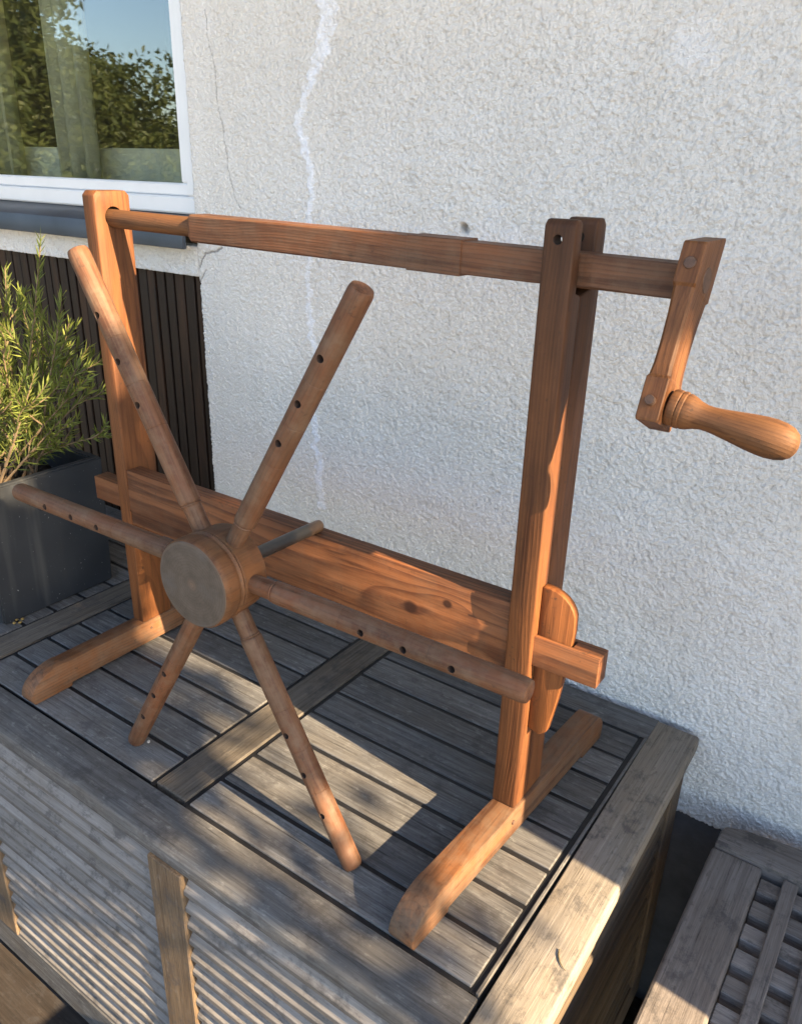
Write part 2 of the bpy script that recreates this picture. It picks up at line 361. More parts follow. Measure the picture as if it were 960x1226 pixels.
def extrude_poly(pts, axis, w0, w1, bev=0.0012, seg=2):
    """pts: 2-D outline; axis 'X': pts are (y, z), 'Y': (x, z), 'Z': (x, y)"""
    bm = bmesh.new()
    def mk(p, w): return {'X': (w, p[0], p[1]), 'Y': (p[0], w, p[1]), 'Z': (p[0], p[1], w)}[axis]
    vs = [bm.verts.new(mk(p, w0)) for p in pts]; f = bm.faces.new(vs)
    r = bmesh.ops.extrude_face_region(bm, geom=[f])
    nv = [v for v in r['geom'] if isinstance(v, bmesh.types.BMVert)]
    d = {'X': (w1 - w0, 0, 0), 'Y': (0, w1 - w0, 0), 'Z': (0, 0, w1 - w0)}[axis]
    bmesh.ops.translate(bm, verts=nv, vec=d)
    bmesh.ops.recalc_face_normals(bm, faces=bm.faces)
    if bev:
        es = [e for e in bm.edges if len(e.link_faces) == 2 and e.calc_face_angle(0) > RAD(25)]
        bmesh.ops.bevel(bm, geom=es, offset=bev, segments=seg, affect='EDGES', profile=0.5, clamp_overlap=True)
    return bm
def place(bm, name, mat, parent, origin, smooth=True):
    """verts are in world coordinates; shift them to the origin given"""
    bmesh.ops.translate(bm, verts=bm.verts, vec=-Vector(origin))
    me = finish(bm, name, smooth)
    return link(name, me, mat, parent, Vector(origin) - (world_loc(parent) if parent else Vector()))
def lathe(profile, n=28, cap=True):
    """profile: (r, z) pairs, around local Z"""
    bm = bmesh.new(); rings = []
    for r, z in profile:
        rings.append([bm.verts.new((r * math.cos(2 * math.pi * i / n), r * math.sin(2 * math.pi * i / n), z)) for i in range(n)])
    for a, b in zip(rings, rings[1:]):
        for i in range(n): bm.faces.new((a[i], a[(i + 1) % n], b[(i + 1) % n], b[i]))
    if cap: bm.faces.new(rings[0][::-1]); bm.faces.new(rings[-1])
    return bm
def zaxis_rot(d):
    return Vector(d).to_track_quat('Z', 'Y').to_euler()
def smooth_interp(a): return a * a * (3 - 2 * a)
def vnoise(X, Y, seed):
    rs = np.random.RandomState(seed); N = 512; G = rs.rand(N, N)
    xi = np.floor(X).astype(int); yi = np.floor(Y).astype(int); fx = smooth_interp(X - xi); fy = smooth_interp(Y - yi)
    g = lambda i, j: G[i % N, j % N]
    return (g(xi, yi) * (1 - fx) + g(xi + 1, yi) * fx) * (1 - fy) + (g(xi, yi + 1) * (1 - fx) + g(xi + 1, yi + 1) * fx) * fy

# ------------------------------------------------------------------ terrace, pale bounce ground
lawn_me = bpy.data.meshes.new('ground'); S = 300
lawn_me.from_pydata([(-S, -S, 0), (S, -S, 0), (S, S, 0), (-S, S, 0)], [], [(0, 1, 2, 3)])
struct(link('bounce_ground', lawn_me, 'gravel', None, (0, 0, GZ - 0.16)))  # unseen ground made pale gravel to bounce sunlight onto the wall
deck = struct(box('terrace', -3.2, 3.2, -1.4, YW + 0.2, GZ - 0.15, GZ - 0.032, 'deck', None, 0))
y = -1.38; k = 0
while y < YW - 0.1:
    y1 = min(y + 0.118, YW - 0.004)
    if y < -0.6 or True: box('plank', -3.2, 3.2, y, y1, GZ - 0.028, GZ, 'deck', deck, 0.003)
    y = y1 + 0.006; k += 1

# ------------------------------------------------------------------ house
XR = -0.527          # edge of the stucco beside window and cladding
house = thing('house', 'white rough-stuccoed house with white window and dark board cladding behind the chest', 'house', (0, YW, GZ))

def stucco_panel(name, x0, x1, z0, z1, step, parent, rough_fn, ymin=0.0, depth=0.04, marks=True):
    nx = int(round((x1 - x0) / step)) + 1; nz = int(round((z1 - z0) / step)) + 1
    xs = np.linspace(x0, x1, nx); zs = np.linspace(z0, z1, nz)
    X, Z = np.meshgrid(xs, zs, indexing='ij')
    wx = X + 0.004 * (vnoise(X * 60, Z * 60, 1) - .5); wz = Z + 0.25 * X * 0 + 0.004 * (vnoise(X * 60, Z * 60, 2) - .5)
    coarse = vnoise(wx * 120, (wz + 0.3 * wx) * 165, 3)
    med = vnoise(wx * 250, (wz + 0.25 * wx) * 340, 4)
    fine = vnoise(wx * 420, wz * 460, 5)
    big = vnoise(X * 14, Z * 20, 6) + 0.5 * vnoise(X * 30, Z * 46, 7)
    s1, s2, s3 = rough_fn(X, Z)
    trowel = vnoise(X * 22 + 3, (Z + 0.12 * X) * 75, 17) * vnoise(X * 6, Z * 9, 18)
    H = s1 * 0.0010 * (coarse - .5) + s2 * 0.0026 * (med - .5) + s3 * 0.0036 * (fine - .5) + 0.0014 * (big - .7) * s1 + 0.0034 * (trowel - .25) * s1
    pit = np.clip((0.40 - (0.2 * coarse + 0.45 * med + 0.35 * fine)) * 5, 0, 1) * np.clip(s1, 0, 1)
    fill = np.zeros_like(X); crack = np.zeros_like(X)
    if marks:
        pl = [(365, -20), (395, 10), (385, 60), (365, 110), (358, 150), (368, 180), (372, 220), (372, 300), (368, 360), (378, 430), (372, 480), (380, 540), (383, 600), (384, 650)]
        pts = [pix(u, v, 1, YW) for u, v in pl]
        wid = [.022, .020, .014, .009, .008, .008, .007, .006, .006, .008, .007, .009, .012, .005]
        px = np.interp(Z, [p.z for p in pts][::-1], [p.x for p in pts][::-1]); pw = np.interp(Z, [p.z for p in pts][::-1], wid[::-1])
        px = px + 0.010 * (vnoise(Z * 60, Z * 0 + 3, 8) - .5) + 0.006 * (vnoise(Z * 170, Z * 0 + 7, 9) - .5)
        pw = pw * (0.45 + 0.9 * vnoise(Z * 90, X * 0 + 1.5, 10)) * np.where((Z > .16), 1, 0)
        fill = np.clip((pw - np.abs(X - px)) / 0.0025 + .5, 0, 1) * np.clip(0.25 + 1.1 * vnoise(X * 130, Z * 130, 11) * (0.5 + 0.6 * vnoise(X * 30, Z * 30, 16)), 0, 1)
        for (u, v, rr) in ((830, 60, .035), (600, 290, .05), (250, 25, .03), (640, 190, .03)):
            q = pix(u, v, 1, YW); d = np.hypot(X - q.x, (Z - q.z) * 0.7)
            fill = np.maximum(fill, 0.3 * np.clip((rr - d) / rr * 2, 0, 1) * np.clip(vnoise(X * 45, Z * 45, 12) * 2 - .7, 0, 1))
        H = H * (1 - 0.6 * fill) + 0.0012 * fill
        lines = [([(246, 10), (251, 60), (257, 100), (265, 140), (268, 175), (275, 205), (281, 235), (286, 250)], .0008), ([(237, 322), (243, 303), (256, 300), (264, 296)], .0016),
                 ([(236, 345), (240, 335), (246, 322)], .0012), ([(440, 258), (470, 256), (490, 246), (520, 244), (560, 243)], .0003)]
        for ln, w in lines:
            pp = [pix(u, v, 1, YW) for u, v in ln]
            jx = 0.003 * (vnoise(X * 120, Z * 120, 13) - .5) + 0.012 * (vnoise(X * 3, Z * 30, 15) - .5); jz = 0.003 * (vnoise(X * 120, Z * 120, 14) - .5)
            for p, q in zip(pp, pp[1:]):
                ex, ez = q.x - p.x, q.z - p.z; L2 = ex * ex + ez * ez
                tt = np.clip(((X + jx - p.x) * ex + (Z + jz - p.z) * ez) / L2, 0, 1)
                d = np.hypot(X + jx - p.x - tt * ex, Z + jz - p.z - tt * ez)
                m = np.clip((w * 1.6 - d) / 0.0012, 0, 1); crack = np.maximum(crack, m)
        q = pix(556, 273, 1, YW); d = np.hypot((X - q.x) * 0.8, (Z - q.z) + 0.3 * (X - q.x))
        hole = np.clip((0.008 - d) / 0.003, 0, 1); crack = np.maximum(crack, hole * np.clip(1.4 - (X - q.x + .006) / .008, 0, 1)); H = H - 0.008 * hole
        H = H - 0.0025 * crack
    ed = np.minimum(np.minimum(X - x0, x1 - X), np.minimum(Z - z0, z1 - Z)); 
    V = np.stack([X, -H, Z], -1).reshape(-1, 3)
    idx = np.arange(nx * nz).reshape(nx, nz)
    F = np.stack([idx[:-1, :-1], idx[1:, :-1], idx[1:, 1:], idx[:-1, 1:]], -1).reshape(-1, 4)
    # side skirts so that the panel has thickness
    ring = np.concatenate([idx[:, 0], idx[-1, 1:], idx[-2::-1, -1], idx[0, -2:0:-1]])
    back = V[ring].copy(); back[:, 1] = depth
    nb = len(V); V = np.vstack([V, back]); bi = nb + np.arange(len(ring))
    SK = np.stack([ring, bi, np.roll(bi, -1), np.roll(ring, -1)], -1)
    F = np.vstack([F, SK])
    me = bpy.data.meshes.new(name)
    me.vertices.add(len(V)); me.vertices.foreach_set('co', V.astype(np.float32).ravel())
    me.loops.add(F.size); me.loops.foreach_set('vertex_index', F.astype(np.int32).ravel())
    me.polygons.add(len(F)); me.polygons.foreach_set('loop_start', np.arange(0, F.size, 4, dtype=np.int32))
    me.polygons.foreach_set('use_smooth', np.ones(len(F), dtype=bool))
    me.update(calc_edges=True)
    for nm, arr in (('pit', pit), ('filler', fill), ('crack', crack)):
        at = me.attributes.new(nm, 'FLOAT', 'POINT'); at.data.foreach_set('value', np.concatenate([arr.ravel(), np.zeros(len(ring))]).astype(np.float32))
    return link(name, me, 'stucco', parent, (0, 0, -GZ))
def rough_main(X, Z):
    s = np.clip((X + 0.50) / 0.45, 0, 1)
    sm = np.clip((X + 0.46) / 0.10, 0.0, 1)
    return 0.35 + 0.65 * s, 0.45 + 0.55 * sm, 0.9 + 0.1 * s
def rough_plain(X, Z): return 1.0 + 0 * X, 1.0 + 0 * X, 1.0 + 0 * X
WZ0, WZ1 = -0.157, 1.16
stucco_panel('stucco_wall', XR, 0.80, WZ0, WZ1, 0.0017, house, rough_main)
stucco_panel('stucco_wall', -1.45, XR - 0.002, 0.553, 0.606, 0.0024, house, rough_plain, marks=False)
box('stucco_wall', 0.802, 4.0, YW, YW + 0.25, WZ0, 1.798, 'stucco', house, 0)
box('stucco_wall', XR, 0.80, YW, YW + 0.25, WZ1 + 0.002, 1.798, 'stucco', house, 0)
box('stucco_wall', -1.9, XR - 0.002, YW, YW + 0.25, 1.75, 1.798, 'stucco', house, 0)
box('stucco_wall', -4.0, -1.902, YW, YW + 0.25, WZ0, 1.798, 'stucco', house, 0)
box('wall_core', XR, 0.80, YW + 0.045, YW + 0.25, WZ0, WZ1, 'stucco', house, 0)
box('wall_core', -1.9, XR - 0.002, YW + 0.045, YW + 0.25, GZ - 0.02, 0.60, 'room', house, 0)
box('plinth', XR, 4.0, YW + 0.003, YW + 0.25, GZ - 0.03, WZ0 - 0.002, 'plinth', house, 0)
box('plinth', -4.0, -1.9, YW + 0.003, YW + 0.25, GZ - 0.03, WZ0 - 0.002, 'plinth', house, 0)
# unseen roof overhang, added to cut skylight on the lid
shade_eave = box('shade_soffit', -4.2, 1.30, -0.25, YW + 0.25, 1.80, 1.83, 'soffit', house, 0)
box('shade_fascia', -4.2, 1.30, -0.285, -0.2505, 1.78, 1.95, 'soffit', house, 0)
# vertical dark cladding boards below the window
x = XR - 0.004
while x > -1.86:
    w = 0.021 + 0.006 * random.random()
    dy = 0.004 * random.random()
    box('cladding_board', x - round(w, 3), x, YW + 0.012 + dy, YW + 0.034, GZ + 0.03, 0.5525, 'cladding', house, 0.0015)
    x -= round(w, 3) + 0.006
# sill: sloped sheet with a folded front lip
bm = extrude_poly([(YW + 0.03, 0.664), (YW + 0.03, 0.655), (YW - 0.030, 0.632), (YW - 0.030, 0.604), (YW - 0.038, 0.604), (YW - 0.038, 0.640)], 'X', -1.95, -0.522, 0.001, 1)
place(bm, 'window_sill', 'sill', house, (-1.2, YW, 0.63))
# window: frame members, pane
win = box('window_frame', -1.88, XR - 0.003, YW + 0.012, YW + 0.055, 0.660, 0.690, 'white_frame', house, 0.003)
box('bottom_rail', -1.83, -0.560, YW + 0.020, YW + 0.060, 0.6905, 0.712, 'white_frame', win, 0.003)
box('jamb', -0.5595, XR - 0.003, YW + 0.012, YW + 0.055, 0.6905, 1.70, 'white_frame', win, 0.003)
box('jamb', -0.582, -0.5605, YW + 0.020, YW + 0.060, 0.7125, 1.70, 'white_frame', win, 0.003)
box('jamb', -1.88, -1.831, YW + 0.012, YW + 0.055, 0.6905, 1.70, 'white_frame', win, 0.003)
box('head', -1.88, XR - 0.003, YW + 0.012, YW + 0.055, 1.7005, 1.748, 'white_frame', win, 0.003)
box('mullion', -1.300, -1.255, YW + 0.022, YW + 0.058, 0.7125, 1.70, 'white_frame', win, 0.003)
box('pane', -1.254, -0.5825, YW + 0.034, YW + 0.040, 0.7125, 1.70, 'glass', win, 0)
box('pane', -1.83, -1.301, YW + 0.034, YW + 0.040, 0.7125, 1.70, 'glass', win, 0)
# room behind the glass
box('room_wall', -3.0, -0.30, 2.60, 2.65, -0.3, 2.3, 'room', house, 0)
box('room_wall', -3.05, -3.0, YW + 0.26, 2.65, -0.3, 2.3, 'room', house, 0)
box('room_wall', -0.30, -0.25, YW + 0.26, 2.65, -0.3, 2.3, 'room', house, 0)
box('room_ceiling', -3.05, -0.25, YW + 0.26, 2.65, 2.3, 2.35, 'room', house, 0)
box('inner_sill', -1.9, XR, YW + 0.135, YW + 0.26, 0.645, 0.772, 'innersill', house, 0.003)
def curtain(u0, u1, label, folds, seed):
    p0 = pix(u0, 150, 1, YW + 0.10).x; p1 = pix(u1, 150, 1, YW + 0.10).x
    c = thing('curtain', label, 'curtain', ((p0 + p1) / 2, YW + 0.10, 0.70)); W = p1 - p0; n = folds * 12
    rs_ = np.random.RandomState(seed); ph = rs_.rand() * 6
    V = []; F = []
    for k in range(2):
        z_ = 0.0 if k == 0 else 1.04
        for i in range(n + 1):
            s_ = i / n; f_ = 2 * math.pi * folds * (s_ + 0.03 * math.sin(9 * s_ + ph))
            V.append((-W / 2 + W * s_ + 0.006 * math.sin(2 * f_ + 1), 0.028 * math.sin(f_) + 0.004 * math.sin(2.3 * f_ + ph), z_))
    for i in range(n): F.append((i, i + 1, n + 2 + i, n + 1 + i))
    me = bpy.data.meshes.new('curtain'); me.from_pydata(V, [], F); me.polygons.foreach_set('use_smooth', [True] * len(F))
    o = link('fabric', me, 'blind', c)
    so_ = o.modifiers.new('thickness', 'SOLIDIFY'); so_.thickness = 0.0012
    box('curtain_rail', p0 - 0.02, p1 + 0.02, YW + 0.092, YW + 0.108, 1.742, 1.758, 'white_frame', c, 0.002)
curtain(-90, 24, 'broad cream curtain hanging behind the window mullion', 6, 1)
curtain(66, 118, 'narrow cream curtain of three folds hanging in the middle of the window', 3, 2)

# ------------------------------------------------------------------ storage chest
P = 0.06; GAP = 0.0068; TH = 0.020
CXL = -1.045; XE = 0.4216
chest = thing('storage_chest', 'long weathered grey teak storage chest with slatted lid and louvred front', 'chest', (-0.27, 0.24, GZ))
lid = box('lid', CXL + 0.065, XE + 0.004, -0.045, 0.520, -0.034, -0.0215, 'teakX', chest, 0.001)
banks = ((0.0, XE, 0), (-0.4864, -0.0643, 1), (-0.972, -0.5507, 2))
for bx0, bx1, bi in banks:
    for k in range(8):
        y0 = k * P + GAP / 2; y1 = (k + 1) * P - GAP / 2
        if bi and k == 0: y0 = 0.0022
        dz = random.uniform(-0.0008, 0.0006)
        box('slat', bx0 + GAP / 2 + random.uniform(0, .001), bx1 - GAP / 2, y0, y1, -TH + dz, dz, 'teakX', lid, 0.0012)
    for k in range(9):
        w = GAP if not (bi and k == 0) else 0.0012
        yc = k * P if not (bi and k == 0) else 0.0012
        box('seal_strip', bx0 + GAP / 2 + .0003, bx1 - GAP / 2 - .0003, yc - w / 2 + .0002, yc + w / 2 - .0002, -TH, -0.0022, 'seal', lid, 0)
    box('seal_strip', bx0 - GAP / 2, bx0 + GAP / 2, -0.001, 8 * P + GAP / 2, -TH, -0.0026, 'seal', lid, 0)
    box('seal_strip', bx1 - GAP / 2 + .0002, bx1 + GAP / 2, -0.001, 8 * P + GAP / 2, -TH, -0.0026, 'seal', lid, 0)
for x0, x1 in ((-0.0643 + GAP / 2, -GAP / 2), (-0.5507 + GAP / 2, -0.4864 - GAP / 2)):
    box('cross_bar', x0 + .0002, x1 - .0002, 0.004, 8 * P + GAP / 2, -TH, 0.0006, 'teakbar', lid, 0.0015)
# lid border: rounded front rail, back rail, thin end lip
fr = extrude_poly([(-0.0615, -0.026), (-0.0615, -0.010), (-0.0595, -0.0045), (-0.0550, -0.0012), (-0.048, 0.0), (-GAP / 2, 0.0), (-GAP / 2, -TH), (-0.040, -TH), (-0.040, -0.026)], 'X', CXL + 0.066, XE + 0.0085, 0.0008, 1)
place(fr, 'front_rail', 'teakX', lid, (-0.3, -0.03, -0.01))
box('back_rail', CXL + 0.066, XE + 0.0085, 8 * P + GAP / 2 + .0002, 0.535, -TH, 0.0, 'teakX', lid, 0.0012)
box('end_lip', XE + GAP / 2 + .0004, XE + 0.0075, 0.0, 8 * P + 0.003, -TH, 0.0004, 'teakY', lid, 0.0006)
box('end_lip', CXL + 0.066, CXL + 0.0725, 0.0, 8 * P + 0.003, -TH, 0.0004, 'teakY', lid, 0.0006)
# end boards capping the carcass
bm = extrude_poly([(0.4365, 0.0), (0.4365, -0.024), (0.4975, -0.024), (0.4985, -0.012), (0.4975, -0.0025), (0.4950, 0.0)], 'Y', -0.064, 0.532, 0.0012, 2)
for v in bm.verts:      # the board is not quite square to the lid
    v.co.x -= 0.008 * (v.co.y + 0.06) / 0.6 * 1.0
place(bm, 'end_board', 'teakcap', chest, (0.467, 0.234, -0.012))
box('end_board', CXL, CXL + 0.060, -0.064, 0.532, -0.024, 0.0, 'teakcap', chest, 0.002)
# front: stiles, bottom rail, louvres
front = box('front_panel', CXL + 0.02, 0.478, -0.038, -0.030, -0.52, -0.036, 'teakside', chest, 0)
ZB = -0.47
stiles = [(0.0035, 0.0640), (-0.462, -0.4015), (0.424, 0.482), (CXL + 0.008, CXL + 0.066)]
for a, b in stiles: box('stile', a, b, -0.0660, -0.0385, ZB + .0005, -0.0265, 'teakstile', front, 0.0015)
box('bottom_rail', CXL + 0.008, 0.482, -0.0650, -0.0385, -0.535, ZB, 'teakX', front, 0.0015)
def louvre_mesh(L, axis):
    prof = [(0.0, 0.0145), (-0.0030, 0.0165), (-0.0225, -0.0080), (-0.0228, -0.0140), (-0.0185, -0.0165), (-0.0150, -0.0155)]
    bm = extrude_poly(prof, 'X', -L / 2, L / 2, 0)
    if axis == 'Y': bmesh.ops.rotate(bm, verts=bm.verts, cent=(0, 0, 0), matrix=Matrix.Rotation(RAD(90), 3, 'Z'))
    return finish(bm, 'louvre')
NL = 16; PZ = (-0.028 - ZB) / NL
for a, b in ((0.0645, 0.4235), (-0.4010, 0.0030), (CXL + 0.0665, -0.4625)):
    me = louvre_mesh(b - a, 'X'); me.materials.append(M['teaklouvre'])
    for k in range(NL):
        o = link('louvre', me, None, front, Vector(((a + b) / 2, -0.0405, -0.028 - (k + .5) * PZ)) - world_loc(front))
side = box('side_panel', 0.446, 0.452, -0.03, 0.50, -0.52, -0.036, 'teakside', chest, 0)
for a, b in ((-0.0380, 0.02), (0.465, 0.522)): box('stile', 0.4525, 0.4815, a, b, ZB + .0005, -0.0265, 'teakstile', side, 0.0015)
box('bottom_rail', 0.4525, 0.4805, -0.0380, 0.522, -0.535, ZB, 'teakside', side, 0.0015)
me = louvre_mesh(0.4440, 'Y'); me.materials.append(M['teakside'])
for k in range(NL):
    link('louvre', me, None, side, Vector((0.4545, 0.2425, -0.028 - (k + .5) * PZ)) - world_loc(side))
box('back_panel', CXL + 0.02, 0.44, 0.505, 0.515, -0.52, -0.036, 'teakside', chest, 0)
box('side_panel', CXL + 0.01, CXL + 0.02, -0.029, 0.50, -0.52, -0.036, 'teakside', chest, 0)
for a in (CXL + 0.02, 0.42):
    for b in (-0.055, 0.45): box('leg', a, a + 0.05, b, b + 0.05, GZ, -0.5355, 'teakstile', chest, 0.002)

# ------------------------------------------------------------------ winding frame
fr_ = thing('winding_frame', 'honey brown pine winding frame with crank handle standing on the chest lid', 'winding frame', (0.0, 0.2325, 0.0))
ZF = 0.045
def foot_profile(y0, y1, h, pad=0.006):
    """side outline (y, z) with rounded toes and a relief cut underneath"""
    pts = [(y0 + 0.004, 0.0), (y0 + 0.066, 0.0), (y0 + 0.067, pad), (y1 - 0.062, pad), (y1 - 0.061, 0.0), (y1 - 0.003, 0.0)]
    for i in range(0, 7):
        a = RAD(90 * i / 6); pts.append((y1 - 0.026 + 0.026 * math.cos(a), h - 0.028 + 0.028 * math.sin(a)))
    for i in range(0, 9):
        a = RAD(90 * i / 8); pts.append((y0 + 0.056 - 0.056 * math.sin(a), h + 0.0012 - 0.038 + 0.038 * math.cos(a)))
    pts.insert(-9, (y0 + 0.060, h))
    return pts
def foot(x0, x1, rot):
    bm = extrude_poly(foot_profile(-0.002, 0.447, ZF), 'X', x0, x1, 0.0014, 2)
    if rot: bmesh.ops.rotate(bm, verts=bm.verts, cent=((x0 + x1) / 2, 0.2, 0), matrix=Matrix.Rotation(-rot, 3, 'Z'))
    return place(bm, 'foot', 'foot', fr_, ((x0 + x1) / 2, 0.22, 0.018))
foot(-0.3595, -0.3308, 0.0); foot(0.3290, 0.3610, RAD(3.0))
# left post with a bored hole for the shaft
XL0, XL1, YL0, YL1, HT = -0.3580, -0.3325, 0.2036, 0.2610, 0.7097
bm = extrude_poly([(YL0, ZF), (YL1, ZF), (YL1, HT - 0.006), (YL1 - 0.006, HT), (YL0 + 0.006, HT), (YL0, HT - 0.006)], 'X', XL0, XL1, 0.0018, 2)
lp = place(bm, 'post', 'post', fr_, ((XL0 + XL1) / 2, 0.2325, 0.37))
def cut(o, cutters):
    for c in cutters:
        m = o.modifiers.new('bore', 'BOOLEAN'); m.object = c; m.operation = 'DIFFERENCE'; m.solver = 'EXACT'; m.material_mode = 'TRANSFER'
    bpy.context.view_layer.update()
    dg = bpy.context.evaluated_depsgraph_get()
    me = bpy.data.meshes.new_from_object(o.evaluated_get(dg)); o.modifiers.clear()
    o.data = me
    me.polygons.foreach_set('use_smooth', [True] * len(me.polygons)); me.set_sharp_from_angle(angle=RAD(38))
    for c in cutters: bpy.data.objects.remove(c)
def cutter_cyl(center, direction, r, L, n=20):
    me = finish(lathe([(r, -L / 2), (r, L / 2)], n), 'cutter')
    return link('cutter', me, 'dark_hole', None, center, zaxis_rot(direction))
def cutter_box(x0, x1, y0, y1, z0, z1):
    me = box_mesh(x1 - x0, y1 - y0, z1 - z0, 0).copy()
    return link('cutter', me, 'dark_hole', None, ((x0 + x1) / 2, (y0 + y1) / 2, (z0 + z1) / 2))
SY0, SY1 = 0.2046, 0.2304          # stretcher thickness
TZ0, TZ1 = 0.2465, 0.2835           # tenon height
BZL, BZR = 0.6745, 0.6645          # shaft height at the left and right ends
cut(lp, [cutter_cyl((-0.3452, 0.2328, BZL + .001), (1, 0, 0), 0.0142, 0.08), cutter_box(XL0 - .01, XL1 + .01, SY0 - .0004, SY1 + .0004, TZ0 - .001, TZ1 + .001)])
# right post: two boards with an open fork for the shaft
XR0, XR1 = 0.3285, 0.3588
def board(y0, y1, notch, name='post'):
    n = notch
    if n == 'back':   # fork face on the far (+y) side
        pts = [(y0, ZF), (y1, ZF), (y1, 0.643), (y1 - 0.010, 0.646), (y1 - 0.010, HT - 0.004), (y1 - 0.014, HT), (y0 + 0.005, HT), (y0, HT - 0.005)]
    else:
        pts = [(y0, ZF), (y1, ZF), (y1, HT - 0.006), (y1 - 0.006, HT), (y0 + 0.025, HT), (y0 + 0.021, HT - 0.004), (y0 + 0.021, 0.646), (y0, 0.643)]
    return extrude_poly(pts, 'X', XR0, XR1, 0.0024, 3)
p1 = place(board(0.1985, 0.2255, 'back'), 'post', 'post_top', fr_, ((XR0 + XR1) / 2, 0.212, 0.37))
p2 = place(board(0.2261, 0.2700, 'front'), 'post', 'post_top', fr_, ((XR0 + XR1) / 2, 0.248, 0.37))
hx, hz = (XR0 + XR1) / 2 - 0.001, 0.6925
cut(p1, [cutter_cyl((hx, 0.208, hz), (0, 1, 0), 0.0045, 0.07), cutter_box(XR0 - .01, XR1 + .01, SY0 - .0004, 0.24, TZ0 - .001, TZ1 + .001)])
cut(p2, [cutter_cyl((hx, 0.255, hz), (0, 1, 0), 0.0045, 0.07), cutter_box(XR0 - .01, XR1 + .01, 0.215, SY1 + .0004, TZ0 - .001, TZ1 + .001)])
# stretcher with through tenons
SZ0, SZ1 = 0.2240, 0.3140
st = [(-0.3320, SZ0), (0.3278, SZ0 + 0.006), (0.3278, TZ0), (0.4335, TZ0 + 0.001), (0.4335, TZ1), (0.3278, TZ1), (0.3278, SZ1 + 0.001), (-0.3320, SZ1), (-0.3320, TZ1), (-0.4180, TZ1 + 0.001), (-0.4180, TZ0), (-0.3320, TZ0)]
bm = extrude_poly(st, 'Y', SY0, SY1, 0.0012, 2)
stretcher = place(bm, 'stretcher', 'stretcher', fr_, (0.0, 0.217, 0.263))
# tusk wedge through the right tenon
WY0, WY1 = 0.2115, 0.2230
cut(stretcher, [cutter_box(0.3590, 0.4012, WY0 - .0003, WY1 + .0003, TZ0 - .02, TZ1 + .02)])
wp = [(0.3550, 0.150), (0.3680, 0.1455), (0.3760, 0.153), (0.3835, 0.200), (0.3905, 0.262), (0.3922, 0.290)]
for i in range(1, 8):
    a = RAD(90 * i / 7); wp.append((0.3610 + 0.0312 * math.cos(a), 0.302 + 0.0315 * math.sin(a)))
wp += [(0.3550, 0.3335)]
wp = [(0.3592 + (a_ - 0.3550) * 1.08, b_ + 0.009) for a_, b_ in wp]
place(extrude_poly(wp, 'Y', WY0, WY1, 0.0012, 2), 'wedge', 'wedge', fr_, (0.385, 0.217, 0.25))
# crank shaft: turned journal, square body with a shoulder, tapered end
BY = 0.2325
def sq(h, w): return [(-w, -h), (w, -h), (w, h), (-w, h)]
def shaft():
    bm = bmesh.new()
    secs = [(-0.168, .0138, .0135), (-0.162, .0165, .0160), (0.163, .0163, .0160), (0.1675, .0164, .0160), (0.168, .0175, .0166), (0.2325, .0175, .0166), (0.233, .0156, .0148), (0.310, .0154, .0142),
            (0.326, .0152, .0130), (0.3610, .0152, .0130), (0.3700, .0150, .0140), (0.4520, .0148, .0140)]
    ch = [.004, .0025, .0010, .0010, .0008, .0008, .0010, .0010, .0010, .0010, .0025, .0010]
    rings = []
    for (x, h, w), c in zip(secs, ch):
        ring = []
        for sy, sz, order in ((-1, -1, 0), (1, -1, 1), (1, 1, 0), (-1, 1, 1)):
            pa = (x, sy * w, sz * (h - c)); pb = (x, sy * (w - c), sz * h)
            for p in ((pa, pb) if order == 0 else (pb, pa)): ring.append(bm.verts.new(p))
        rings.append(ring)
    # concave chamfers beyond the fork
    for a, b in zip(rings, rings[1:]):
        for i in range(8): bm.faces.new((a[i], a[(i + 1) % 8], b[(i + 1) % 8], b[i]))
    bm.faces.new(rings[0][::-1]); bm.faces.new(rings[-1])
    return bm
tilt = math.atan2(BZL - BZR, 0.825)
sh = link('crank_shaft', finish(shaft(), 'crank_shaft'), 'beam', fr_, Vector((0, BY, 0.6698)) - world_loc(fr_), (0, tilt, 0))
jr = lathe([(0.0118, -0.188), (0.0122, -0.185), (0.0122, -0.003), (0.0122, 0.003)], 26)
bmesh.ops.rotate(jr, verts=jr.verts, cent=(0, 0, 0), matrix=Matrix.Rotation(RAD(90), 3, 'Y'))
link('journal', finish(jr, 'journal', True), 'handle', sh, (-0.170, 0, 0.0))
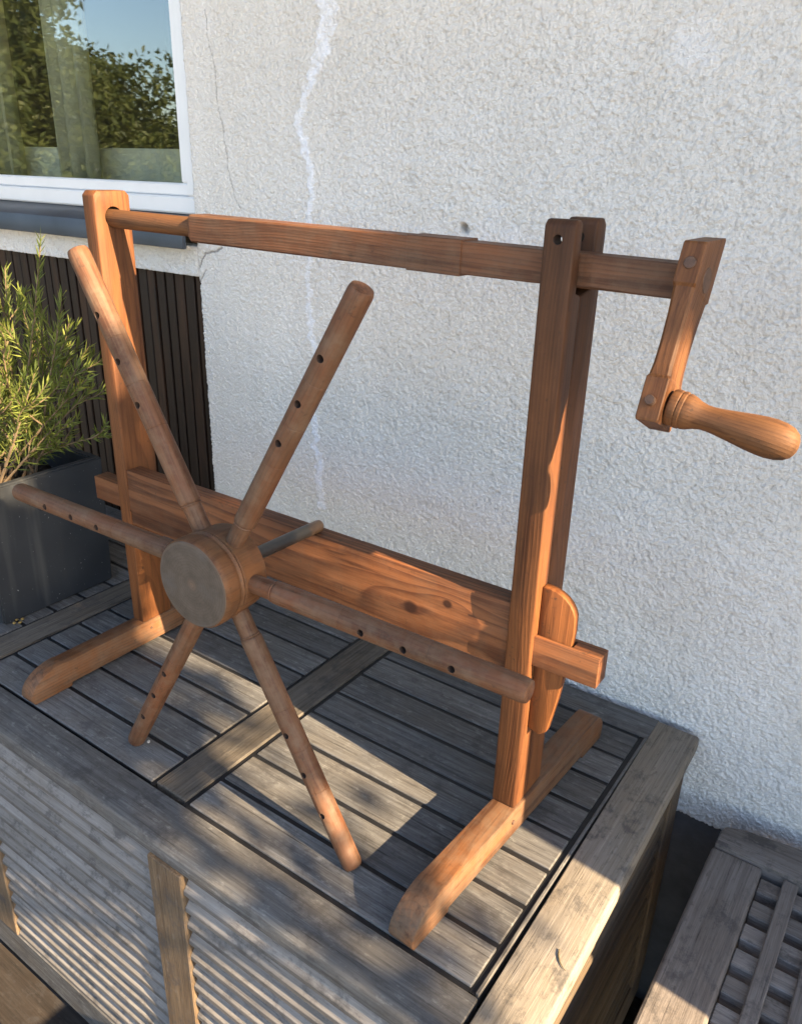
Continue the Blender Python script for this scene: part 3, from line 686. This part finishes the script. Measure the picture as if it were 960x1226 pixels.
# crank arm, leaning towards the open side
AT = Vector((0.4615, 0.2325, 0.6990)); AB = Vector((0.4625, 0.1660, 0.5520))
ad = (AB - AT).normalized(); aL = (AB - AT).length; tx = math.atan2(AT.y - AB.y, AT.z - AB.z)
def crank_arm():
    # local z runs up the arm, y across it, x its thickness; blocks at both ends, waisted between
    bm = bmesh.new(); rings = []
    secs = [(0.0, .0090, .0262), (0.002, .0095, .0268), (0.046, .0095, .0266), (0.0485, .0088, .0244), (0.070, .0082, .0218), (0.095, .0080, .0206), (0.112, .0082, .0212), (0.122, .0088, .0228), (0.125, .0096, .0245), (aL - 0.002, .0096, .0240), (aL, .0090, .0232)]
    for s, hx_, hy in secs:
        c = 0.0010 if s < 0.047 or s > 0.1245 else 0.0024
        ring = []
        for sx, sy, order in ((-1, -1, 0), (1, -1, 1), (1, 1, 0), (-1, 1, 1)):
            lean = math.tan(tx) if s < 0.01 else 0.0      # the top is sawn level
            pa = (sx * hx_, sy * (hy - c), -s + sy * (hy - c) * lean); pb = (sx * (hx_ - c), sy * hy, -s + sy * hy * lean)
            for p in ((pa, pb) if order == 0 else (pb, pa)): ring.append(bm.verts.new(p))
        rings.append(ring)
    for a, b in zip(rings, rings[1:]):
        for i in range(8): bm.faces.new((a[i], a[(i + 1) % 8], b[(i + 1) % 8], b[i]))
    bm.faces.new(rings[0]); bm.faces.new(rings[-1][::-1])
    return bm
arm = link('crank_arm', finish(crank_arm(), 'crank_arm'), 'arm', fr_, AT - world_loc(fr_), (-tx, 0, 0))
def dowel(par, loc, d, r, L, mat='peg', name='dowel'):
    return link(name, finish(lathe([(r * .9, -L / 2), (r, -L / 2 + r * .15), (r, L / 2 - r * .15), (r * .9, L / 2)], 16), name, True), mat, par, loc, zaxis_rot(d))
dowel(arm, (0.0005, -0.0262, -0.030), (0, -1, 0), 0.0052, 0.0042)
dowel(arm, (0.0000, -0.0240, -0.145), (0, -1, 0), 0.0042, 0.012)
dowel(arm, (0.0088, 0.0010, -0.034), (1, 0, 0), 0.0115, 0.0030)
hp = [(0.0120, 0.0), (0.0150, 0.0015), (0.0160, 0.004), (0.0158, 0.0085), (0.0150, 0.0095), (0.0158, 0.0105), (0.0158, 0.0135), (0.0148, 0.0145), (0.0152, 0.0165), (0.0142, 0.021), (0.0118, 0.027), (0.0106, 0.033), (0.0104, 0.039), (0.0112, 0.048),
      (0.0128, 0.060), (0.0146, 0.073), (0.0158, 0.085), (0.0160, 0.093), (0.0152, 0.101), (0.0132, 0.108), (0.0098, 0.113), (0.005, 0.1155), (0.001, 0.1162)]
hm = lathe([(a_, b_ * 0.90) for a_, b_ in hp], 30); bmesh.ops.rotate(hm, verts=hm.verts, cent=(0, 0, 0), matrix=Matrix.Rotation(RAD(90), 3, 'Y'))
link('crank_handle', finish(hm, 'crank_handle', True), 'handle', fr_, Vector((0.4712, 0.1700, 0.5700)) - world_loc(fr_), (0, RAD(8.0), RAD(1)))
dowel(fr_, Vector((0.3612, 0.1950, 0.029)) - world_loc(fr_), (1, 0, 0), 0.0030, 0.003)
dowel(fr_, Vector((-0.3308, 0.2170, 0.030)) - world_loc(fr_), (1, 0, 0), 0.0022, 0.002)

# ------------------------------------------------------------------ spoked wheel
WC = Vector((0.0475, 0.0444, 0.3303)); WN = Vector((0.0309, -0.9995, 0.0031)).normalized(); WR = 0.3768
wheel = thing('spoked_winding_wheel', 'brown wooden hub with six drilled spokes leaning against the winding frame', 'wheel', WC)
q = WN.to_track_quat('Z', 'Y')
hubp = [(0.0440, -0.0235), (0.0485, -0.0215), (0.0500, -0.017), (0.0510, 0.000), (0.0512, 0.0125), (0.0500, 0.0135), (0.0512, 0.0145), (0.0520, 0.0165), (0.0505, 0.0180), (0.0498, 0.0195), (0.0512, 0.0215), (0.0520, 0.026), (0.0520, 0.036), (0.0512, 0.0400), (0.0500, 0.0418)]
hub = link('hub', finish(lathe(hubp, 56), 'hub', True), 'hub', wheel, (0, 0, 0), q.to_euler())
def mat_hubface():
    t = NT('grey_end_grain'); p = t.obj(); x, y, z = t.sep(p)
    r = t.math('SQRT', t.math('ADD', t.math('MULTIPLY', x, x), t.math('MULTIPLY', y, y)))
    n = t.noise(p, 45, 5, 0.65); n2 = t.noise(p, 400, 3, 0.6)
    c = t.mix(t.mr(n, 0.3, 0.7), (0.055, 0.043, 0.033), (0.092, 0.075, 0.060))
    c = t.mix(t.mr(n2, 0.5, 0.75, 0.0, 0.35), c, (0.05, 0.04, 0.032))
    th = t.math('ARCTAN2', y, x); ck = t.noise(t.comb(t.math('MULTIPLY', th, 3.2), t.math('MULTIPLY', r, 18.0), 0.0), 1.0, 3, 0.6)
    c = t.mix(t.math('MULTIPLY', t.mr(ck, 0.64, 0.70), 0.5), c, (0.035, 0.028, 0.022))
    c = t.mix(t.math('MULTIPLY', t.mr(t.math('ADD', r, t.math('MULTIPLY', n, 0.014)), 0.009, 0.015, 1.0, 0.0), 0.4), c, (0.17, 0.11, 0.075))
    c = t.mix(t.mr(r, 0.0465, 0.0490, 0.0, 0.8), c, (0.10, 0.07, 0.05))
    rg = t.math('FRACT', t.math('DIVIDE', t.math('ADD', r, t.math('MULTIPLY', n, 0.006)), 0.0035))
    c = t.mix(t.math('MULTIPLY', t.mr(rg, 0.55, 0.95), 0.35), c, (0.045, 0.034, 0.026))
    n4 = t.noise(p, 28, 4, 0.6)
    c = t.mix(t.math('MULTIPLY', t.mr(n4, 0.5, 0.68), 0.5), c, (0.085, 0.08, 0.076))
    return t.fin(c, 0.7, t.bump(t.math('ADD', t.math('MULTIPLY', rg, 0.5), n2), 0.35, 0.0008), spec=0.35)
M['hubface'] = mat_hubface()
link('hub_face', finish(lathe([(0.0500, 0.0419), (0.0494, 0.0428), (0.0485, 0.0430)], 56), 'hub_face', True), 'hubface', hub)
# one spoke, bored three times for the yarn pegs; copies share it
sp = [(0.0104, 0.035), (0.0106, 0.0775), (0.0108, 0.0790), (0.0118, 0.0800), (0.0118, 0.0806), (0.0110, 0.0815), (0.0118, 0.0824), (0.0122, 0.0840), (0.0123, 0.0860)]
for gz in (0.172, 0.2230, 0.2760):
    sp += [(0.0121, gz - 0.003), (0.0121, gz - 0.0012), (0.0121, gz - 0.0006), (0.0117, gz), (0.0121, gz + 0.0006), (0.0121, gz + 0.0012), (0.0121, gz + 0.003)]
sp += [(0.0119, WR - 0.009), (0.0119, WR - 0.006), (0.0114, WR - 0.0025), (0.0106, WR - 0.0004), (0.0098, WR)]
spoke_o = link('spoke', finish(lathe(sp, 26), 'spoke', True), 'spoke', None)
cut(spoke_o, [cutter_cyl((0, -0.006, r), (0, 1, 0), 0.0039, 0.026, 16) for r in (0.2005, 0.2505, 0.3035)])
spoke_me = spoke_o.data; bpy.data.objects.remove(spoke_o)
e1 = Vector((0, 0, 1)).cross(WN).normalized(); e2 = WN.cross(e1).normalized()
if e1.x < 0: pass
for i, ux in enumerate(((-0.4909, 0.8711), (0.5087, 0.8608), (-0.9994, 0.0103), (0.9994, -0.0103), (-0.5087, -0.8608), (0.4909, -0.8711))):
    d = Vector((ux[0], 0, ux[1])); d = (d - WN * d.dot(WN)).normalized()
    yv = (-WN); yv = (yv - d * yv.dot(d)).normalized(); xv = yv.cross(d)
    R3 = Matrix((xv, yv, d)).transposed()
    o = link('spoke', spoke_me, None, wheel, (0, 0, 0), R3.to_euler())
AE = Vector((0.0475 - 0.0309 * 0.180, 0.0444 + 0.1760, 0.3224))
def mat_axle():
    t = NT('worn_dark_axle'); p = t.obj(); z = t.sep(p)[2]; n = t.noise(p, 90, 4, 0.6)
    c = t.mix(n, (0.012, 0.013, 0.015), (0.040, 0.038, 0.036))
    c = t.mix(t.mr(t.math('ADD', z, t.math('MULTIPLY', n, 0.02)), 0.155, 0.172), c, (0.15, 0.085, 0.045))
    return t.fin(c, 0.42, t.bump(n, 0.2, 0.0005), spec=0.5)
M['axle'] = mat_axle()
ax_d = AE - WC; aLn = ax_d.length
link('axle', finish(lathe([(0.0078, 0.020), (0.0080, aLn - 0.006), (0.0074, aLn - 0.002), (0.0055, aLn), (0.002, aLn + .0006)], 24), 'axle', True), 'axle', wheel, (0, 0, 0), zaxis_rot(ax_d))

# ------------------------------------------------------------------ planter and rosemary
PX0, PX1, PY0, PY1, PH = -0.825, -0.568, 0.090, 0.322, 0.252
bm = bmesh.new()
def rect(x0, x1, y0, y1, z): return [bm.verts.new(p) for p in ((x0, y0, z), (x1, y0, z), (x1, y1, z), (x0, y1, z))]
tp = 0.006
A = rect(PX0 + tp, PX1 - tp, PY0 + tp, PY1 - tp, 0.0008); Bv = rect(PX0, PX1, PY0, PY1, PH); C_ = rect(PX0 + .016, PX1 - .016, PY0 + .016, PY1 - .016, PH); D_ = rect(PX0 + .018, PX1 - .018, PY0 + .018, PY1 - .018, PH - 0.06)
bm.faces.new(A[::-1])
for a, b in ((A, Bv), (Bv, C_), (C_, D_)):
    for i in range(4): bm.faces.new((a[i], a[(i + 1) % 4], b[(i + 1) % 4], b[i]))
bm.faces.new(D_)
bmesh.ops.recalc_face_normals(bm, faces=bm.faces)
bmesh.ops.bevel(bm, geom=[e for e in bm.edges if e.calc_face_angle(0) > RAD(30)], offset=0.003, segments=2, affect='EDGES')
pl = thing('planter', 'square dark anthracite planter standing on the chest lid', 'planter', ((PX0 + PX1) / 2, (PY0 + PY1) / 2, 0.0008))
place(bm, 'planter_box', 'planter', pl, ((PX0 + PX1) / 2, (PY0 + PY1) / 2, 0.12))
so_bm = bmesh.new(); bmesh.ops.create_grid(so_bm, x_segments=24, y_segments=24, size=0.5)
for v in so_bm.verts: v.co = Vector((v.co.x * (PX1 - PX0 - .038), v.co.y * (PY1 - PY0 - .038), 0.008 * random.random()))
link('soil', finish(so_bm, 'soil'), 'soil', pl, (0, 0, PH - 0.052))

def tube(bm, pts, radii, n=6):
    rings = []
    for i, p in enumerate(pts):
        d = (pts[min(i + 1, len(pts) - 1)] - pts[max(i - 1, 0)]).normalized(); qd = d.to_track_quat('Z', 'Y')
        rings.append([bm.verts.new(p + qd @ Vector((radii[i] * math.cos(2 * math.pi * k / n), radii[i] * math.sin(2 * math.pi * k / n), 0))) for k in range(n)])
    for a, b in zip(rings, rings[1:]):
        for k in range(n): bm.faces.new((a[k], a[(k + 1) % n], b[(k + 1) % n], b[k]))
    bm.faces.new(rings[-1])
ros = thing('rosemary', 'bushy rosemary with needle leaves growing in the dark planter', 'plant', (-0.69, 0.21, 0.205))
sb = bmesh.new(); nb = bmesh.new()
rr = random.Random(11)
def needle(bm, p, d, L, w):
    side = d.cross(Vector((rr.uniform(-1, 1), rr.uniform(-1, 1), rr.uniform(-1, 1)))).normalized()
    nrm = d.cross(side).normalized(); bend = rr.uniform(-0.1, 0.22) * L
    q0, q1, q2 = p, p + d * L * .5 + nrm * bend * .3, p + d * L + nrm * bend
    a = bm.verts.new(q0 - side * w * .35); b = bm.verts.new(q0 + side * w * .35)
    c = bm.verts.new(q1 + side * w * .5); e = bm.verts.new(q1 - side * w * .5); m = bm.verts.new(q1 + nrm * w * .25)
    t_ = bm.verts.new(q2)
    bm.faces.new((a, b, m)); bm.faces.new((b, c, m)); bm.faces.new((a, m, e)); bm.faces.new((c, t_, m)); bm.faces.new((e, m, t_))
def sprig(base, tip, dens=1.0, sag=0.0, r0=0.0028):
    n = 10; pts = []; mid = (base + tip) / 2 + Vector((rr.uniform(-.02, .02), rr.uniform(-.02, .02), sag))
    for i in range(n + 1):
        s = i / n; pts.append(base * (1 - s) ** 2 + mid * 2 * s * (1 - s) + tip * s ** 2)
    tube(sb, pts, [r0 * (1 - .72 * i / n) for i in range(n + 1)], 5)
    L = sum((b - a).length for a, b in zip(pts, pts[1:])); s = 0.18; 
    while s < 1.0:
        f = s * n; i = min(int(f), n - 1); p = pts[i].lerp(pts[i + 1], f - i); ax = (pts[i + 1] - pts[i]).normalized()
        for kk in range(3):
            ang = rr.uniform(0, 2 * math.pi); side = (ax.to_track_quat('Z', 'Y') @ Vector((math.cos(ang), math.sin(ang), 0)))
            spread = rr.uniform(0.5, 1.25) * (1.25 - 0.75 * s)
            d = (ax + side * spread).normalized()
            needle(nb, p, d, rr.uniform(0.018, 0.034) * (1.1 - 0.35 * s), 0.0027)
        s += 0.0052 / L / dens
    return pts
tips = [(-.545, .25, .63), (-.47, .25, .425), (-.435, .262, .335), (-.66, .25, .58), (-.505, .24, .52), (-.56, .29, .50), (-.60, .19, .52), (-.62, .28, .55), (-.53, .2, .44), (-.50, .28, .40), (-.57, .16, .42), (-.55, .31, .40),
        (-.70, .18, .55), (-.74, .26, .58), (-.80, .2, .52), (-.66, .12, .45), (-.75, .1, .45), (-.48, .22, .36), (-.60, .33, .45), (-.70, .33, .50), (-.78, .32, .55), (-.64, .22, .47), (-.58, .24, .47), (-.53, .30, .46), (-.63, .15, .40), (-.68, .22, .52)]
for tpnt in tips:
    T = Vector(tpnt); bs = Vector((-.70 + rr.uniform(-.04, .06), .205 + rr.uniform(-.05, .05), .207))
    out = Vector((T.x, T.y, 0)) - Vector((bs.x, bs.y, 0))
    pts = sprig(bs, T, 0.62, sag=-0.02 if T.z > .45 else 0.03)
    for j in range(rr.choice((2, 3, 4))):
        i = rr.randint(3, 8); b0 = pts[i]; d = (pts[i] - pts[i - 1]).normalized()
        dd = (d + Vector((rr.uniform(-.7, .7), rr.uniform(-.7, .7), rr.uniform(-.1, .6)))).normalized()
        sprig(b0, b0 + dd * rr.uniform(.05, .11), 0.7, 0.0, 0.0016)
o = place(sb, 'stems', 'stem', ros, (-0.69, 0.21, 0.205)); 
o = place(nb, 'foliage', 'rosemary', ros, (-0.69, 0.21, 0.205), smooth=False); o['kind'] = 'stuff'

# ------------------------------------------------------------------ garden bench on the right
bench = thing('garden_bench', 'low weathered grey slatted teak bench standing beside the storage chest', 'bench', (0.85, 0.05, GZ))
BT = -0.105
box('side_board', 0.549, 0.6155, -0.55, 0.4515, BT - 0.028, BT, 'benchY', bench, 0.004, 2)
box('side_board', 1.085, 1.150, -0.55, 0.4515, BT - 0.028, BT, 'benchY', bench, 0.004, 2)
bm = extrude_poly([(0.551, 0.4520), (1.150, 0.4520), (1.150, 0.520), (0.95, 0.524), (0.75, 0.520), (0.64, 0.512), (0.575, 0.502), (0.556, 0.494), (0.551, 0.482)], 'Z', BT - 0.030, BT + 0.006, 0.004, 2)
place(bm, 'back_rail', 'benchX', bench, (0.85, 0.486, BT - 0.01))
box('front_rail', 0.551, 1.150, -0.60, -0.5505, BT - 0.030, BT + 0.004, 'benchX', bench, 0.004, 2)
for k in range(10):
    x0 = 0.6425 + k * 0.0437
    box('slat', x0, x0 + 0.0185, -0.5500, 0.4515, BT - 0.009, BT - 0.001, 'benchY', bench, 0.0015)
yy = 0.4300
while yy > -0.53:
    box('cross_slat', 0.6160, 1.0845, yy - 0.0135, yy + 0.0135, BT - 0.034, BT - 0.0092, 'benchX', bench, 0.0015); yy -= 0.0428
for a in (0.556, 1.088):
    for b in (-0.59, 0.445): box('leg', a, a + 0.055, b, b + 0.055, GZ, BT - 0.0305, 'benchY', bench, 0.003)
for a in (0.565, 1.10): box('apron', a, a + 0.022, -0.5345, 0.4445, BT - 0.09, BT - 0.0285, 'benchY', bench, 0.002)

# ------------------------------------------------------------------ little things
def small_curve(name, label, cat, pts, r, mat):
    bm = bmesh.new(); c = sum(pts, Vector()) / len(pts); tube(bm, [p - c for p in pts], r, 6)
    return tag(link(name, finish(bm, name, True), mat, None, c), label, cat)
np_ = [pix(u, v, 2, 0.0012) for u, v in ((669.5, 1137), (668.5, 1144), (670, 1152), (673, 1158), (677, 1163))]
small_curve('dry_needle', 'single curved dry needle lying on the sunlit end board', 'needle', np_, [.0006, .0008, .0007, .0005, .0003], 'needle')
for i, (u, v) in enumerate(((20, 742), (24, 745), (17, 746), (27, 741))):
    p = pix(u, v, 2, 0.003); bm = bmesh.new(); bmesh.ops.create_icosphere(bm, subdivisions=1, radius=0.0032)
    for vv in bm.verts: vv.co = Vector((vv.co.x * rr.uniform(.6, 1.5), vv.co.y * rr.uniform(.6, 1.4), vv.co.z * rr.uniform(.5, .9)))
    tag(link('leaf_crumb', finish(bm, 'leaf_crumb'), 'crumb', None, p), 'tiny yellow dry leaf crumb lying at the foot of the planter', 'crumb', 'crumbs at the planter foot')
p = pix(178, 888, 2, 0.003); bm = bmesh.new(); bmesh.ops.create_icosphere(bm, subdivisions=2, radius=0.0022)
for vv in bm.verts: vv.co *= rr.uniform(.7, 1.2)
tag(link('pebble', finish(bm, 'pebble'), 'gravel', None, p), 'tiny pale pebble on the lid beside the tip of a spoke', 'pebble')

# ------------------------------------------------------------------ out of view: screen and tree added for shade, shrubs for the window reflection
SX = 1.26; SYE = 0.140  # edge of the added screen, set where its shadow should end
scr = thing('shade_screen', 'tall brown board screen added out of view to shade the chest and wall', 'screen', (SX, 0.24, GZ))
yb = SYE + 0.0452
while yb < YW - 0.05:
    box('board', SX, SX + 0.02, yb, min(yb + 0.0932, YW - 0.01), GZ + 0.03, 2.15, 'screen', scr, 0.002); yb += 0.0935
for a, b in ((SYE, SYE + 0.045),): box('post', SX - 0.012, SX + 0.033, a, b, GZ, 2.2, 'screen', scr, 0.003)
for a in (-0.3, 0.8, 1.9): box('rail', SX + 0.0203, SX + 0.045, SYE + 0.0455, YW - 0.012, a, a + 0.06, 'screen', scr, 0.002)

def crown_mesh(name, lobes, leaf, seed, shell=0.35):
    """lobes: (centre, radii, leaf count); small folded leaf blades through each lobe's volume"""
    rs = np.random.RandomState(seed); V = []; F = []
    for (cx, cy, cz), (rx, ry, rz), n in lobes:
        for i in range(n):
            d = rs.normal(size=3); d /= np.linalg.norm(d)
            lump = 0.78 + 0.34 * math.sin(d[0] * 5 + seed) * math.sin(d[1] * 6 + 1.3 * seed) * math.cos(d[2] * 5) + 0.1 * rs.rand()
            r = lump * (shell + (1 - shell) * rs.rand() ** 0.5)
            c = Vector((cx + d[0] * r * rx, cy + d[1] * r * ry, cz + d[2] * r * rz))
            u = Vector(rs.normal(size=3)).normalized(); w = u.cross(Vector(rs.normal(size=3))).normalized(); L = leaf * rs.uniform(.6, 1.3)
            b = len(V); nn = u.cross(w) * L * 0.12
            V += [c - u * L * .5, c + w * L * .24 + nn, c + u * L * .5, c - w * L * .24 + nn]; F += [(b, b + 1, b + 2), (b, b + 2, b + 3)]
    me = bpy.data.meshes.new(name); me.from_pydata([tuple(v) for v in V], [], F); return me
# unseen potted tree, added with crown lobes shaped to shade the chest
TX, TY = 2.70, -0.275
tree = thing('shade_tree', 'potted tree added out of view, its crown shaped to shade the chest', 'tree', (TX, TY, GZ))
link('pot', finish(lathe([(0.10, 0.0), (0.11, 0.005), (0.15, 0.24), (0.165, 0.245), (0.165, 0.28), (0.15, 0.28), (0.145, 0.25), (0.02, 0.245)], 32), 'pot', True), 'terracotta', tree)
tb = bmesh.new(); tube(tb, [Vector((0, 0, 0.24)), Vector((0.02, 0, 0.9)), Vector((0, 0.02, 1.7)), Vector((0, 0, 2.3))], [.024, .021, .017, .008], 8)
for k in range(9):
    a = k * 2.4; z0 = 1.96 + 0.03 * k; tube(tb, [Vector((0, 0, z0)), Vector((.07 * math.cos(a), .07 * math.sin(a), z0 + .06)), Vector((.14 * math.cos(a), .14 * math.sin(a), z0 + .1))], [.006, .004, .002], 5)
link('trunk', finish(tb, 'trunk', True), 'bark', tree)
o = link('crown', crown_mesh('crown', [((0, 0, 0), (0.25, 0.265, 0.35), 4000), ((0, -0.17, -0.32), (0.2, 0.18, 0.22), 1200), ((0, 0.265, 0.205), (0.13, 0.125, 0.15), 400), ((0, 0.06, -0.43), (0.22, 0.17, 0.18), 60)], 0.062, 3, 0.05), 'hedge', tree, (0, 0, 1.738 - GZ)); o['kind'] = 'stuff'
# shrubs across the garden, seen only in the window glass
big = crown_mesh('shrub_crown', [((0, 0, 0), (1.25, 1.25, 1.25), 40000)], 0.06, 5)
labels = ('broad green shrub at the far left end of the garden hedge row', 'tall dense green shrub second in the garden hedge row', 'green shrub in the middle of the garden hedge row',
          'low green shrub before the gap in the garden hedge row', 'green shrub at the far right end of the garden hedge row', 'second tall shrub standing behind the garden hedge row')
for i, (sx, sy, s, zz) in enumerate(((-6.2, 0.2, 1.45, 1.5), (-6.4, -1.5, 1.45, 1.5), (-6.2, -3.0, 1.1, 1.02), (-5.8, -4.5, .9, .70), (-4.6, -6.0, 1.1, .95), (-8.0, -1.6, 1.9, 2.3))):
    sh_ = thing('garden_shrub', labels[i], 'shrub', (sx, sy, GZ - 0.16), 'shrubs across the garden')
    tb = bmesh.new(); tube(tb, [Vector((0, 0, 0)), Vector((0.03, 0, 0.5)), Vector((0, 0.04, 1.2))], [.07, .06, .03], 8)
    link('trunk', finish(tb, 'trunk', True), 'bark', sh_)
    o = link('crown', big, 'hedge', sh_, (0, 0, zz * 1.0 + 0.3), (0, 0, i * 1.1)); o.scale = (s, s, s * 0.92); o['kind'] = 'stuff'
